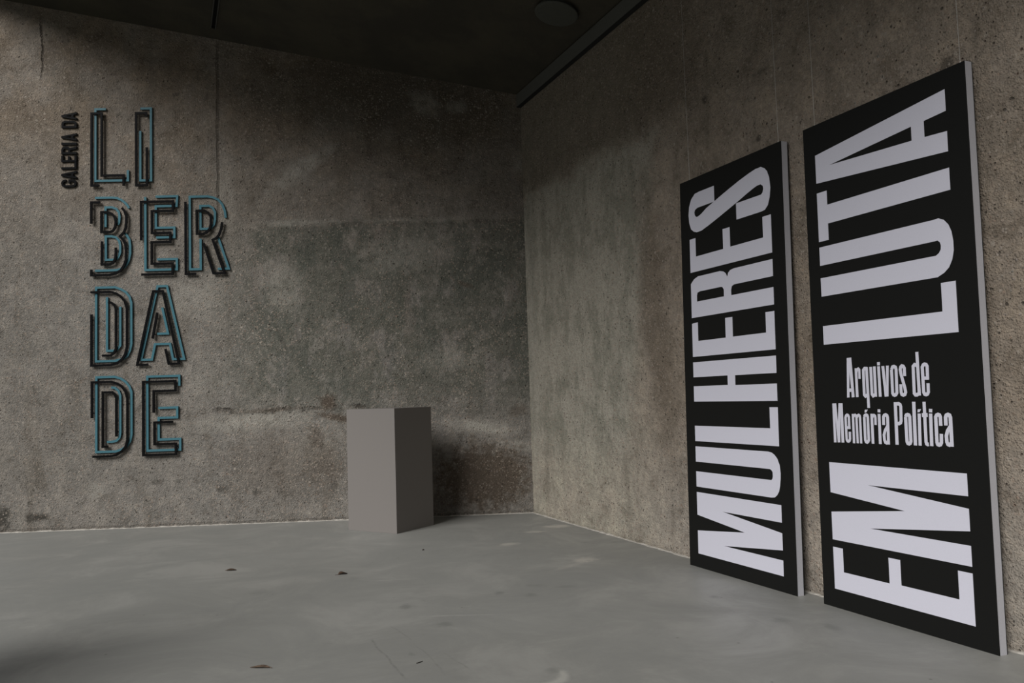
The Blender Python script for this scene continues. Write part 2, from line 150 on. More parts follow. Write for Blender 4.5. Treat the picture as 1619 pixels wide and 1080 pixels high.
# ------------------------------------------------------------------ node helpers
class NT:
    def __init__(s, name, rough=.9, spec=.3):
        s.m = bpy.data.materials.new(name); s.m.use_nodes = True; s.t = s.m.node_tree
        s.b = s.t.nodes['Principled BSDF']; s.b.inputs['Roughness'].default_value = rough
        s.b.inputs['Specular IOR Level'].default_value = spec
        s.co = s.t.nodes.new('ShaderNodeTexCoord').outputs['Object']
    def put(s, sock, v):
        if isinstance(v, bpy.types.NodeSocket): s.t.links.new(v, sock)
        else: sock.default_value = v
    def mapv(s, vec=None, scale=(1, 1, 1), loc=(0, 0, 0), rot=(0, 0, 0)):
        n = s.t.nodes.new('ShaderNodeMapping'); s.put(n.inputs['Vector'], vec or s.co)
        n.inputs['Scale'].default_value = scale; n.inputs['Location'].default_value = loc; n.inputs['Rotation'].default_value = rot
        return n.outputs[0]
    def noise(s, scale, detail=4, rough=.55, vec=None, dist=0, col=False):
        n = s.t.nodes.new('ShaderNodeTexNoise'); s.put(n.inputs['Vector'], vec or s.co)
        n.inputs['Scale'].default_value = scale; n.inputs['Detail'].default_value = detail
        n.inputs['Roughness'].default_value = rough; n.inputs['Distortion'].default_value = dist
        return n.outputs['Color' if col else 'Fac']
    def voro(s, scale, vec=None, feature='F1', rnd=1):
        n = s.t.nodes.new('ShaderNodeTexVoronoi'); n.feature = feature; s.put(n.inputs['Vector'], vec or s.co)
        n.inputs['Scale'].default_value = scale; n.inputs['Randomness'].default_value = rnd
        return n.outputs
    def rng(s, v, a, b, c=0., d=1., smooth=True):
        n = s.t.nodes.new('ShaderNodeMapRange'); n.interpolation_type = 'SMOOTHSTEP' if smooth else 'LINEAR'
        s.put(n.inputs[0], v)
        for i, q in enumerate((a, b, c, d)): n.inputs[i+1].default_value = q
        return n.outputs[0]
    def math(s, op, a, b=0.):
        n = s.t.nodes.new('ShaderNodeMath'); n.operation = op; s.put(n.inputs[0], a); s.put(n.inputs[1], b)
        return n.outputs[0]
    def mix(s, f, a, b, mode='MIX'):
        n = s.t.nodes.new('ShaderNodeMix'); n.data_type = 'RGBA'; n.blend_type = mode
        s.put(n.inputs[0], f)
        for sock, v in ((n.inputs[6], a), (n.inputs[7], b)):
            s.put(sock, (v[0], v[1], v[2], 1) if isinstance(v, tuple) else v)
        return n.outputs[2]
    def sep(s, v):
        n = s.t.nodes.new('ShaderNodeSeparateXYZ'); s.put(n.inputs[0], v); return n.outputs
    def comb(s, x, y, z):
        n = s.t.nodes.new('ShaderNodeCombineXYZ'); s.put(n.inputs[0], x); s.put(n.inputs[1], y); s.put(n.inputs[2], z); return n.outputs[0]
    def blob(s, cx, cz, rx, rz, ang=0, amp=.5, nz=None, soft=.6, plane='XZ'):
        """ragged elliptical stain at a place on the surface (local coordinates)"""
        if not hasattr(s, 'flat'):
            p = s.sep(s.co); s.flat = s.comb(p[0], p[2] if plane == 'XZ' else p[1], 0.)
        sub = s.t.nodes.new('ShaderNodeVectorMath'); sub.operation = 'SUBTRACT'
        s.put(sub.inputs[0], s.flat); sub.inputs[1].default_value = (cx, cz, 0)
        q = s.mapv(sub.outputs[0], rot=(0, 0, -ang)); q = s.mapv(q, scale=(1/rx, 1/rz, 1))
        ln = s.t.nodes.new('ShaderNodeVectorMath'); ln.operation = 'LENGTH'; s.put(ln.inputs[0], q)
        nz = nz if nz is not None else s.noise(5, 5, .65)
        d = s.math('ADD', ln.outputs[1], s.math('MULTIPLY', s.math('SUBTRACT', nz, .5), amp*2))
        return s.rng(d, 1.0, 1-soft, 0, 1)
    def bump(s, h, strength, dist, prev=None):
        n = s.t.nodes.new('ShaderNodeBump'); s.put(n.inputs['Height'], h)
        n.inputs['Strength'].default_value = strength; n.inputs['Distance'].default_value = dist
        if prev is not None: s.put(n.inputs['Normal'], prev)
        return n.outputs[0]
    def done(s, col, nrm=None):
        s.put(s.b.inputs['Base Color'], col if not isinstance(col, tuple) else (*col, 1))
        if nrm is not None: s.put(s.b.inputs['Normal'], nrm)
        return s.m
def plain(name, col, rough=.5, spec=.5, metal=0, grain=0, gscale=200):
    n = NT(name, rough, spec); n.b.inputs['Metallic'].default_value = metal
    f = n.noise(gscale, 3); c = n.mix(n.rng(f, .3, .7, 0, 1), tuple(x*(1-grain) for x in col), tuple(min(1, x*(1+grain)) for x in col))
    return n.done(c)

def concrete(name, side):
    n = NT(name, .92, .25)
    big = n.noise(.55, 5, .6); mid = n.noise(2.2, 6, .62); fine = n.noise(26, 5, .7); grit = n.noise(120, 3, .7)
    p = n.sep(n.co)
    streak = n.noise(3.0, 5, .6, vec=n.mapv(scale=(1.6, 1, .28)))
    rag = n.noise(4.5, 6, .7); rag2 = n.noise(13, 5, .7)
    if side == 'back':
        base = n.mix(n.rng(big, .35, .65), (.195, .186, .172), (.172, .160, .143))
        base = n.mix(n.rng(p[2], 2.0, 4.2), base, n.mix(big, (.185, .152, .118), (.16, .132, .104)))     # browner concrete of the upper lift
    else:
        base = n.mix(n.rng(big, .35, .65), (.250, .212, .172), (.205, .170, .133))
        base = n.mix(n.rng(p[2], .2, 1.2), (.30, .272, .238), base); base = n.mix(n.rng(p[0], 2.6, 1.4), base, (.35, .33, .275))
    base = n.mix(n.rng(mid, .38, .66), base, n.mix(.5, base, (.245, .230, .212) if side == 'back' else (.31, .27, .23)))
    mot = n.noise(5.5, 8, .72, dist=.4); mot2 = n.noise(11, 6, .7)
    base = n.mix(n.math('MULTIPLY', n.rng(mot, .50, .58), .6), base, n.mix(1, base, (1.35, 1.33, 1.30), 'MULTIPLY'))
    base = n.mix(n.math('MULTIPLY', n.rng(mot, .46, .38), .65), base, n.mix(1, base, (.62, .60, .57), 'MULTIPLY'))
    base = n.mix(n.math('MULTIPLY', n.rng(mot2, .56, .66), .45), base, n.mix(1, base, (.66, .63, .60), 'MULTIPLY'))
    col = n.mix(n.math('MULTIPLY', n.rng(streak, .52, .70), .45), base, (.13, .112, .09))
    if side == 'back':
        # grey-green laitance over the middle of the wall, in upright dabs
        top_shade = n.blob(-1.2, 4.15, 2.0, .75, -.15, .5, rag, .8); col = n.mix(n.math('MULTIPLY', top_shade, .8), col, (.075, .065, .050))  # shade below the ceiling, darkened into the upper wall colour
        zr = n.math('MULTIPLY', n.math('SUBTRACT', rag, .5), .7); zz = n.math('ADD', p[2], n.math('MULTIPLY', zr, .5)); zx = n.math('ADD', p[0], zr)
        zone = n.math('MULTIPLY', n.math('MULTIPLY', n.rng(zz, 2.93, 2.78), n.rng(zz, .75, 1.35)), n.rng(zx, -3.3, -2.3))
        dab = n.noise(2.6, 6, .65, vec=n.mapv(scale=(1.25, 1, .75)))
        col = n.mix(n.math('MULTIPLY', n.math('MULTIPLY', zone, n.math('MULTIPLY', n.rng(dab, .40, .50), n.rng(mot, .66, .52, .25, 1))), .85), col, n.mix(n.rng(mot2, .4, .6), (.100, .102, .084), (.135, .134, .113)))
        col = n.mix(n.math('MULTIPLY', n.math('MULTIPLY', zone, n.rng(n.noise(3.4, 7, .7, vec=n.mapv(scale=(1.2, 1, .6), loc=(3, 1, 2))), .52, .57)), .6), col, (.085, .092, .078))
        L = []
        for cx, cz, rx, rz, an, k in ((-2.15, 3.40, .55, .13, .62, .6), (-.94, 4.02, .25, .16, -.6, .38), (-.62, 3.98, .16, .10, 0, .35), (-.03, 3.40, .12, .16, 0, .5),
                                      (-.45, .83, .45, .10, -.16, .85), (-.15, .66, .32, .08, -.3, .55), (-2.05, .72, .36, .28, 0, .3), (-2.62, .96, .85, .13, .04, .6), (-2.2, 2.86, .55, .05, 0, .55),
                                      (-1.05, 2.86, .75, .045, 0, .4), (-1.15, 2.55, .7, .28, .2, .35), (-2.35, 2.25, .3, .42, .3, .4), (-3.2, 2.15, .45, .3, 0, .35), (-4.1, .35, .12, .12, 0, .45),
                                      (-3.1, 1.35, .4, .25, 0, .2), (-.75, 1.5, .5, .16, 0, .3), (-2.9, 3.1, .16, .5, 0, .35)):
            b = n.blob(cx, cz, rx, rz, an, .75, rag2, .8); col = n.mix(n.math('MULTIPLY', n.math('MULTIPLY', b, k), n.rng(mot2, .36, .54, .45, 1.25)), col, (.34, .325, .29))
        for cx, cz, rx, rz, an, k in ((-1.93, 1.12, .12, .11, .3, 1.), (-1.85, .97, .28, .05, -.2, .95), (-2.5, 1.06, .5, .03, .05, .6), (-2.05, .80, .1, .14, .4, .6), (-.12, .98, .14, .08, .3, .55), (-1.98, .55, .2, .3, .5, .4), (-.6, 2.22, .12, .035, -.4, .7), (-.45, .36, .68, .44, 0, 1.2), (-2.35, .55, .9, .45, 0, .38)):  # brown stains; the wide one right of the pedestal also paints its shade
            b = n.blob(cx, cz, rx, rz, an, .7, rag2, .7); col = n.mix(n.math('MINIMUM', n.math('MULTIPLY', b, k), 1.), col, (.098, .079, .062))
        for cx, cz, rx, rz, an, k in ((-5.0, .13, .15, .17, 0, 1.3), (-4.99, .15, .12, .14, 0, .9), (-4.64, .13, .16, .055, 0, 1.0), (-4.72, .14, .05, .07, 0, .9), (-4.72, .27, .035, .03, 0, .8), (-2.93, .33, .1, .055, 0, .75), (-2.62, .30, .06, .05, 0, .65), (-3.6, 1.3, .06, .04, 0, .5),
                                      (-3.55, .42, .09, .04, 0, .6), (-3.35, .42, .06, .03, 0, .5), (-3.9, 3.95, .04, .04, 0, .7), (-3.35, 4.15, .05, .03, 0, .6), (-2.35, 1.7, .03, .22, .3, .4), (-1.9, .3, .06, .12, 0, .4)):
            b = n.blob(cx, cz, rx, rz, an, .8, rag2, .8); col = n.mix(n.math('MINIMUM', n.math('MULTIPLY', b, k), 1.), col, (.06, .056, .048))
        # cold joint, formwork joints and the crack
        wob = n.math('MULTIPLY', n.math('SUBTRACT', n.noise(3.5, 5, .7), .5), .22)
        def line(u, at, wd, lo, hi, ext, k, c, wobble):
            d = n.math('ABSOLUTE', n.math('SUBTRACT', n.math('ADD', u, wobble), at))
            m = n.rng(d, wd, wd*.3, 0, 1); m = n.math('MULTIPLY', m, n.math('MULTIPLY', n.rng(ext, lo-.15, lo+.05), n.rng(ext, hi+.15, hi-.05)))
            return n.math('MULTIPLY', m, k)
        small = n.math('MULTIPLY', n.math('SUBTRACT', n.noise(8, 4, .6), .5), .03)
        brk = n.rng(n.noise(5, 4, .7), .42, .62)
        lines = [n.math('MULTIPLY', line(p[2], 1.06, .030, -3.3, -1.6, p[0], .8, 0, wob), brk), n.math('MULTIPLY', line(p[2], 2.835, .03, -2.6, .1, p[0], .35, 0, n.math('MULTIPLY', wob, .3)), brk),
                 line(p[0], -2.95, .022, 3.0, 4.6, p[2], .55, 0, small), line(p[0], -4.63, .014, 4.42, 4.86, p[2], .9, 0, n.math('MULTIPLY', wob, .6)), line(p[2], .012, .02, -5, .2, p[0], .3, 0, small)]
        gro = lines[0]
        for l in lines[1:]: gro = n.math('MAXIMUM', gro, l)
        col = n.mix(gro, col, (.05, .042, .034))
    else:
        # a large pale grey-green panel left by an old coat: level top, slanting right edge
        zr = n.math('SUBTRACT', rag, .5); zz = n.math('ADD', p[2], n.math('MULTIPLY', zr, .5)); zt = n.math('ADD', p[0], n.math('MULTIPLY', zr, .45))
        edge = n.math('SUBTRACT', zt, n.math('MULTIPLY', n.math('SUBTRACT', p[2], 3.0), .24))
        pan = n.math('MULTIPLY', n.math('MULTIPLY', n.rng(zz, 3.08, 2.92), n.rng(zz, .40, .85)), n.rng(edge, 2.45, 2.25))
        dab = n.noise(3.0, 7, .68, vec=n.mapv(scale=(1.3, 1, .6)))
        inner = n.mix(n.rng(dab, .42, .56), (.222, .220, .182), (.345, .328, .280)); inner = n.mix(n.math('MULTIPLY', n.rng(mot, .5, .62), .5), inner, (.37, .35, .305))
        col = n.mix(n.math('MULTIPLY', pan, .85), col, inner)
        up = n.math('MULTIPLY', n.rng(zz, 2.95, 3.15), n.rng(p[0], 3.4, 2.2)); col = n.mix(n.math('MULTIPLY', up, .7), col, (.135, .110, .082))
        pl4 = n.blob(.12, 1.6, .14, 1.9, 0, .5, rag, .6); col = n.mix(n.math('MULTIPLY', pl4, .4), col, (.31, .30, .26))
        dr = n.blob(2.25, 1.7, .26, 1.4, .1, .6, rag, .7); col = n.mix(n.math('MULTIPLY', dr, .6), col, (.135, .108, .082))
        gro = n.math('MULTIPLY', n.rng(p[2], .03, 0, 0, 1), .5)
        for cx, cz, rx, rz, k in ((3.62, 2.15, .05, .07, .8), (4.72, 2.55, .06, .07, .7), (3.45, 2.6, .03, .03, .8), (2.95, 3.0, .04, .04, .8), (3.9, 3.4, .04, .03, .6), (3.5, 2.98, .12, .03, .5), (4.95, 2.9, .05, .04, .5)):
            b = n.blob(cx, cz, rx, rz, 0, .8, rag2, .8); col = n.mix(n.math('MULTIPLY', b, k), col, (.06, .052, .042))
    # exposed aggregate: pebbles of several colours, then pits
    wv = n.t.nodes.new('ShaderNodeVectorMath'); wv.operation = 'ADD'; n.put(wv.inputs[0], n.co)
    wn = n.t.nodes.new('ShaderNodeVectorMath'); wn.operation = 'SCALE'; n.put(wn.inputs[0], n.noise(40, 2, .5, col=True)); wn.inputs['Scale'].default_value = .010
    n.put(wv.inputs[1], wn.outputs[0])
    ag = n.voro(62, wv.outputs[0]); ag2 = n.voro(27, wv.outputs[0])
    ac = n.sep(ag['Color']); ac2 = n.sep(ag2['Color'])
    core = n.rng(ag['Distance'], .52, .30, 0, 1)
    expo = n.rng(n.noise(1.3, 5, .65), .38, .6, .35, 1) if side == 'back' else n.rng(n.noise(1.1, 5, .65), .3, .55, .45, 1)
    amt = .8 if side == 'back' else .9
    sand = n.voro(115, wv.outputs[0]); sc_ = n.sep(sand['Color'])
    col = n.mix(n.math('MULTIPLY', n.rng(sand['Distance'], .55, .3), .55), col, n.mix(sc_[0], n.mix(1, col, (.60, .58, .56), 'MULTIPLY'), n.mix(1, col, (1.5, 1.46, 1.42), 'MULTIPLY')))
    tint = n.mix(ac[1], n.mix(ac[2], (.40, .36, .31), (.30, .205, .15)), n.mix(ac[2], (.12, .10, .08), (.27, .27, .25)))
    col = n.mix(n.math('MULTIPLY', n.math('MULTIPLY', core, n.rng(ac[0], .4, .75)), n.math('MULTIPLY', expo, amt)), col, tint)
    big_peb = n.math('MULTIPLY', n.rng(ag2['Distance'], .34, .24), n.rng(ac2[0], .82, .9))
    col = n.mix(n.math('MULTIPLY', big_peb, n.math('MULTIPLY', expo, .6)), col, n.mix(ac2[1], (.42, .38, .33), (.24, .17, .13)))
    fle = n.math('MULTIPLY', core, n.math('MULTIPLY', n.rng(ac[0], .955, .975), n.rng(ac[2], 0, 1, .1, .55, False))); col = n.mix(fle, col, n.mix(ac[1], (.44, .42, .39), (.36, .29, .25)))
    pit = n.math('MULTIPLY', n.rng(ag2['Distance'], .26, .12), n.math('MULTIPLY', n.rng(ac2[2], .80, .86), n.rng(fine, .4, .6)))
    pit2 = n.math('MULTIPLY', n.rng(ag['Distance'], .33, .15), n.rng(ac[2], .90, .94))
    pits = n.math('MAXIMUM', pit, pit2)
    col = n.mix(n.math('MULTIPLY', pits, .75), col, (.035, .030, .025))
    col = n.mix(n.rng(fine, .25, .75, 0, 1), n.mix(1, col, (.84, .84, .84), 'MULTIPLY'), n.mix(1, col, (1.14, 1.13, 1.12), 'MULTIPLY'))
    # relief
    h = n.math('ADD', n.math('MULTIPLY', n.rng(ag['Distance'], .6, .1), n.math('MULTIPLY', ac[1], .8)), n.math('MULTIPLY', n.math('MULTIPLY', n.rng(sand['Distance'], .6, .1), sc_[1]), .5))
    h = n.math('ADD', h, n.math('MULTIPLY', fine, .3))
    h = n.math('ADD', h, n.math('MULTIPLY', grit, .35))
    h = n.math('SUBTRACT', h, n.math('MULTIPLY', pits, 1.6)); h = n.math('SUBTRACT', h, n.math('MULTIPLY', gro, 1.6))
    nb = n.bump(n.math('ADD', n.noise(6, 6, .7), n.math('MULTIPLY', mot, .8)), .8, .016)
    nb = n.bump(h, .95, .008, nb)
    return n.done(col, nb)

M_BACK = concrete('weathered_concrete_back', 'back')
M_RIGHT = concrete('weathered_concrete_right', 'right')
def ceil_mat():
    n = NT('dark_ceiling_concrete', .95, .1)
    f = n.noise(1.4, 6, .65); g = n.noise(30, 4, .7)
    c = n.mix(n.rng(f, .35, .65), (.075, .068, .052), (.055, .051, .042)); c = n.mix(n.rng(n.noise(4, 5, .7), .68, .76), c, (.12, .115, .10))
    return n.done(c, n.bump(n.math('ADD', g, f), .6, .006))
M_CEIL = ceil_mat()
def floor_mat():
    n = NT('trowelled_concrete_floor', .55, .35)
    a = n.noise(.5, 5, .6); b = n.noise(1.6, 7, .66, dist=.6); c = n.noise(9, 5, .7); g = n.noise(160, 2, .6)
    col = n.mix(n.rng(a, .35, .65), (.262, .262, .249), (.232, .232, .219))
    col = n.mix(n.rng(b, .40, .66), col, n.mix(.6, col, (.205, .207, .197)))
    col = n.mix(n.math('MULTIPLY', n.rng(b, .5, .3), .5), col, (.325, .322, .306))
    col = n.mix(n.math('MULTIPLY', n.rng(c, .55, .75), .25), col, (.195, .195, .183))
    rag = n.noise(14, 5, .7)
    for cx, cy, rx, ry, an, k in ((.34, 7.12, .17, .11, .3, .55), (.13, 6.86, .13, .06, .2, .5), (-.07, 6.34, .11, .08, .4, .45), (.45, 5.66, .11, .10, .4, .5), (.36, 5.5, .3, .05, .8, .2)):
        m = n.blob(cx, cy, rx, ry, an, 1.0, rag, .8, 'XY'); col = n.mix(n.math('MULTIPLY', m, k), col, (.50, .47, .42))
    for cx, cy, rx, ry, an, k in ((-.62, 4.55, .07, .08, 0, .6), (-.38, 4.17, .06, .07, 0, .55), (.06, 4.72, .06, .06, 0, .5), (-.12, 4.8, .04, .06, 0, .6), (.1, 4.95, .09, .05, 0, .45), (.28, 4.9, .09, .05, 0, .4), (.72, 6.3, .05, .06, 0, .5), (1.05, 4.55, .04, .05, 0, .6),
                                  (.5, 6.3, .04, .04, 0, .4), (-.49, 3.72, .02, .05, .3, .5), (-1.05, 5.3, .05, .06, 0, .3), (-1.55, 5.0, .12, .1, 0, .3), (1.25, 4.05, .07, .06, .4, .5), (1.45, 3.92, .05, .08, .4, .55)):
        m = n.blob(cx, cy, rx, ry, an, 1.1, rag, .9, 'XY'); col = n.mix(n.math('MULTIPLY', m, k), col, (.15, .155, .145))
    # scuffed drag marks and one curved scrape
    wob = n.math('MULTIPLY', n.math('SUBTRACT', n.noise(4, 3), .5), .05)
    p = n.sep(n.co)
    def scr(x0, y0, x1, y1, wd, k, c):
        nonlocal col
        L = math.hypot(x1-x0, y1-y0); ux, uy = (x1-x0)/L, (y1-y0)/L
        dx = n.math('SUBTRACT', p[0], x0); dy = n.math('SUBTRACT', p[1], y0)
        al = n.math('ADD', n.math('MULTIPLY', dx, ux), n.math('MULTIPLY', dy, uy))
        ac = n.math('ABSOLUTE', n.math('ADD', n.math('ADD', n.math('MULTIPLY', dx, -uy), n.math('MULTIPLY', dy, ux)), wob))
        m = n.math('MULTIPLY', n.rng(ac, wd, wd*.3), n.math('MULTIPLY', n.rng(al, 0, .06), n.rng(al, L, L-.08)))
        m = n.math('MULTIPLY', m, n.rng(c_, .4, .6, .3, 1)); col = n.mix(n.math('MULTIPLY', m, k), col, c)
    c_ = n.noise(22, 4, .7)
    for q in ((-.72, 3.98, -.46, 3.36, .008, .55, (.13, .13, .125)), (-.66, 4.2, -.5, 3.9, .006, .45, (.14, .14, .13)), (-.5, 3.9, -.3, 3.4, .006, .4, (.14, .14, .13)), (-.36, 3.75, -.2, 3.45, .007, .4, (.14, .14, .13)), (-.6, 4.75, -.45, 4.55, .006, .4, (.14, .14, .13)),
              (-.95, 5.2, -.6, 5.25, .012, .35, (.48, .47, .44)), (-.55, 4.35, -.1, 4.32, .012, .3, (.46, .455, .43)), (-1.0, 3.95, -.75, 3.85, .006, .3, (.16, .16, .15)), (.95, 4.6, 1.2, 3.9, .006, .25, (.16, .16, .15))): scr(*q)
    ring = n.blob(.07, 3.37, .13, .13, 0, .15, rag, .25, 'XY'); inner = n.blob(.05, 3.40, .115, .12, 0, .15, rag, .25, 'XY')
    arc = n.math('MULTIPLY', n.math('MAXIMUM', n.math('SUBTRACT', ring, inner), 0.), n.rng(p[0], 0, .1)); col = n.mix(n.math('MULTIPLY', arc, .45), col, (.5, .49, .45))
    bl = n.blob(.13, 3.44, .05, .055, .3, .8, rag, .8, 'XY'); col = n.mix(n.math('MULTIPLY', bl, .5), col, (.16, .165, .155))
    sp_ = n.voro(7); sc = n.sep(sp_['Color']); spk = n.math('MULTIPLY', n.rng(sp_['Distance'], .06, .035), n.rng(sc[0], .55, .6))
    col = n.mix(n.math('MULTIPLY', spk, .7), col, (.10, .10, .09))
    n.put(n.b.inputs['Roughness'], n.rng(b, .3, .7, .42, .62))
    nb = n.bump(n.math('ADD', b, n.math('MULTIPLY', c, .3)), .25, .006); nb = n.bump(g, .15, .001, nb)
    return n.done(col, nb)
M_FLOOR = floor_mat()
M_GROUND = plain('added_dark_ground', (.045, .055, .03), .95, .1, 0, .4, 6)
M_MORTAR = plain('pale_mortar', (.40, .38, .345), .95, .1, 0, .18, 40)
M_TEAL = plain('teal_painted_steel', (.062, .165, .205), .25, .2, 0, .06, 60)
M_BLACK = plain('black_painted_steel', (.005, .005, .0055), .13, .2, 0, .1, 60)
M_PRINT = plain('black_print', (.0075, .0077, .0072), .55, .2, 0, .05, 300)
M_WHITE = plain('white_lettering', (.64, .64, .735), .7, .25, 0, .02, 300)
M_CORE = plain('white_board_core', (.50, .50, .54), .7, .25, 0, .03, 120)
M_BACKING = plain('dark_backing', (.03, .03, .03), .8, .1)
M_CHIP = plain('torn_board_core', (.33, .26, .19), .95, .1, 0, .2, 80)
M_PED = plain('taupe_painted_board', (.185, .172, .163), .75, .25, 0, .025, 260)
M_TRAY = plain('grey_painted_steel', (.10, .10, .09), .7, .3, 0, .05, 40)
M_DISC = plain('grey_painted_cover', (.07, .072, .062), .7, .3, 0, .05, 40)
M_RAIL = plain('dull_rail', (.07, .07, .065), .6, .3)
M_SLOT = plain('black_slot', (.01, .01, .01), .9, .1)
M_WIRE = plain('steel_cable', (.55, .53, .5), .4, .5, .6)
M_LEAF = plain('dry_leaf', (.075, .05, .036), .85, .15, 0, .35, 90)
M_LEAF2 = plain('pale_dry_leaf', (.115, .082, .06), .85, .15, 0, .4, 70)
M_CRUMB = plain('dark_crumb', (.03, .026, .022), .9, .1)

# ------------------------------------------------------------------ the setting
struct(box('floor', (-6.2, 6.5, -6, 9.5, -.25, 0), M_FLOOR))
struct(box('floor', (-70, 70, -70, 70, -.6, -.12), M_GROUND))  # unseen outdoor ground, added dark to hold down bounced light
WALL_END = -5.12
o = struct(box('wall_back', (WALL_END, .6, 0, .35, 0, 6.2), M_BACK)); o.location = CO; o.rotation_euler = (0, 0, RZB)
o = struct(box('wall_right', (-.5, 13.5, 0, .35, 0, 5.2), M_RIGHT)); o.location = CO; o.rotation_euler = (0, 0, RZR)
# sloping ceiling slab: level along the right wall, rising away from it
def zc(s): return ZC+SLOPE*s
def ceil_pt(s, t, dz=0): q = CO+ES*s+E2*t; return Vector((q.x, q.y, zc(s)+dz))
S1, T0, T1 = 5.05, -2.3, 7.15
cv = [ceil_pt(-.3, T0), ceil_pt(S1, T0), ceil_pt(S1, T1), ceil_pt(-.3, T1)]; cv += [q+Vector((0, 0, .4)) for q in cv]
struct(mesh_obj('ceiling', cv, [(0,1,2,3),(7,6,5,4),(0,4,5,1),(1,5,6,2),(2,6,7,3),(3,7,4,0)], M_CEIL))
# unseen walls added to block light: one behind the viewer, a low one left
struct(box('wall_rear_blocker', (-.1, 6.2, -2.6, -2.25, 0, 5.0), M_CEIL))
struct(box('wall_left_blocker', (-2.95, -2.66, -2.0, 3.22, 0, 1.0), M_BACK))

# ragged mortar lip where the walls meet the floor
def lip(name, org, d, nrm, x0, x1, wd, ht, seed):
    rs = random.Random(seed); v = []; f = []; n = int((x1-x0)/.035)
    for i in range(n+1):
        x = x0+(x1-x0)*i/n; a = wd*(.55+.9*rs.random()); h = ht*(.4+1.0*rs.random())
        b = org+d*x; up = Vector((0, 0, 1))
        v += [b-nrm*.004, b+nrm*a, b+nrm*a*.5+up*h*.7, b-nrm*.004+up*h]
    for i in range(n):
        for k in range(4): f.append((4*i+k, 4*i+(k+1) % 4, 4*i+4+(k+1) % 4, 4*i+4+k))
    f += [(0,1,2,3), (4*n+3, 4*n+2, 4*n+1, 4*n)]
    return struct(mesh_obj(name, v, f, M_MORTAR))
lip('trim_1', CO, AB, NB, WALL_END, 0, .016, .008, 3)
lip('trim_2', CO, E2, -NR, .0, 7, .016, .008, 4)

# ------------------------------------------------------------------ things on the ceiling
def along(s0, s1, t0, t1, z0, z1):
    """box beside the right wall; s away from the wall, t along it"""
    P = lambda s, t, z: Vector(((CO+ES*s+E2*t).x, (CO+ES*s+E2*t).y, z))
    v = [P(s0,t0,z0), P(s1,t0,z0), P(s1,t1,z0), P(s0,t1,z0), P(s0,t0,z1), P(s1,t0,z1), P(s1,t1,z1), P(s0,t1,z1)]
    return v, box_geo(0,1,0,1,0,1)[1]
B0, B1 = 3.955, 4.082
tray = empty('cable_tray', CO+Vector((0, 0, B0)), (0, 0, RZR))
box('tray_body', (.012, 9, -.048, -.001, .004, B1-B0), M_TRAY, tray, .002)
box('tray_under_shade', (.012, 9, -.047, -.001, 0, .004), M_BACKING, tray)  # shade under the tray, coloured in as a near-black strip
tag(tray, 'long grey metal cable tray running along the top of the right wall', 'cable tray')

nrm_c = Vector((-SLOPE*ES.x, -SLOPE*ES.y, 1)).normalized()
def on_ceiling(name, s, t):
    o = empty(name, ceil_pt(s, t)); z = -nrm_c; x = E2.copy(); y = z.cross(x)
    o.rotation_euler = Matrix((x, y, z)).transposed().to_euler(); return o      # local z points down out of the ceiling
disc = on_ceiling('ceiling_disc', .365, 1.60)
def lathe(prof, n=48):
    v = []; f = []
    for r, z in prof:
        for i in range(n): t = 2*math.pi*i/n; v.append((r*math.cos(t), r*math.sin(t), z))
    for k in range(len(prof)-1):
        for i in range(n): j = (i+1) % n; f.append((k*n+i, k*n+j, (k+1)*n+j, (k+1)*n+i))
    f.append(tuple(range(n))); f.append(tuple(range((len(prof)-1)*n, len(prof)*n)))
    return v, f
v, f = lathe([(.155, 0), (.155, .022), (.165, .025)]); mesh_obj('mounting_ring', v, f, M_DISC, disc)
v, f = lathe([(.165, .025), (.172, .025), (.176, .031), (.172, .039), (.162, .042), (.02, .044)]); mesh_obj('cover', v, f, M_DISC, disc)
tag(disc, 'round grey disc cover on the dark ceiling near the right wall', 'ceiling cover')

trk = on_ceiling('ceiling_track', 2.81, 1.2)
box('slot', (-1.97, 1.6, -.016, .016, -.002, .004), M_SLOT, trk)
box('rail', (-1.99, 1.6, -.026, -.016, -.002, .016), M_RAIL, trk)
box('rail', (-1.99, 1.6, .016, .026, -.002, .016), M_RAIL, trk)
box('end_cap', (-1.99, -1.97, -.016, .016, -.002, .016), M_SLOT, trk)
tag(trk, 'narrow dark slotted track fixed to the ceiling above the back wall', 'track')

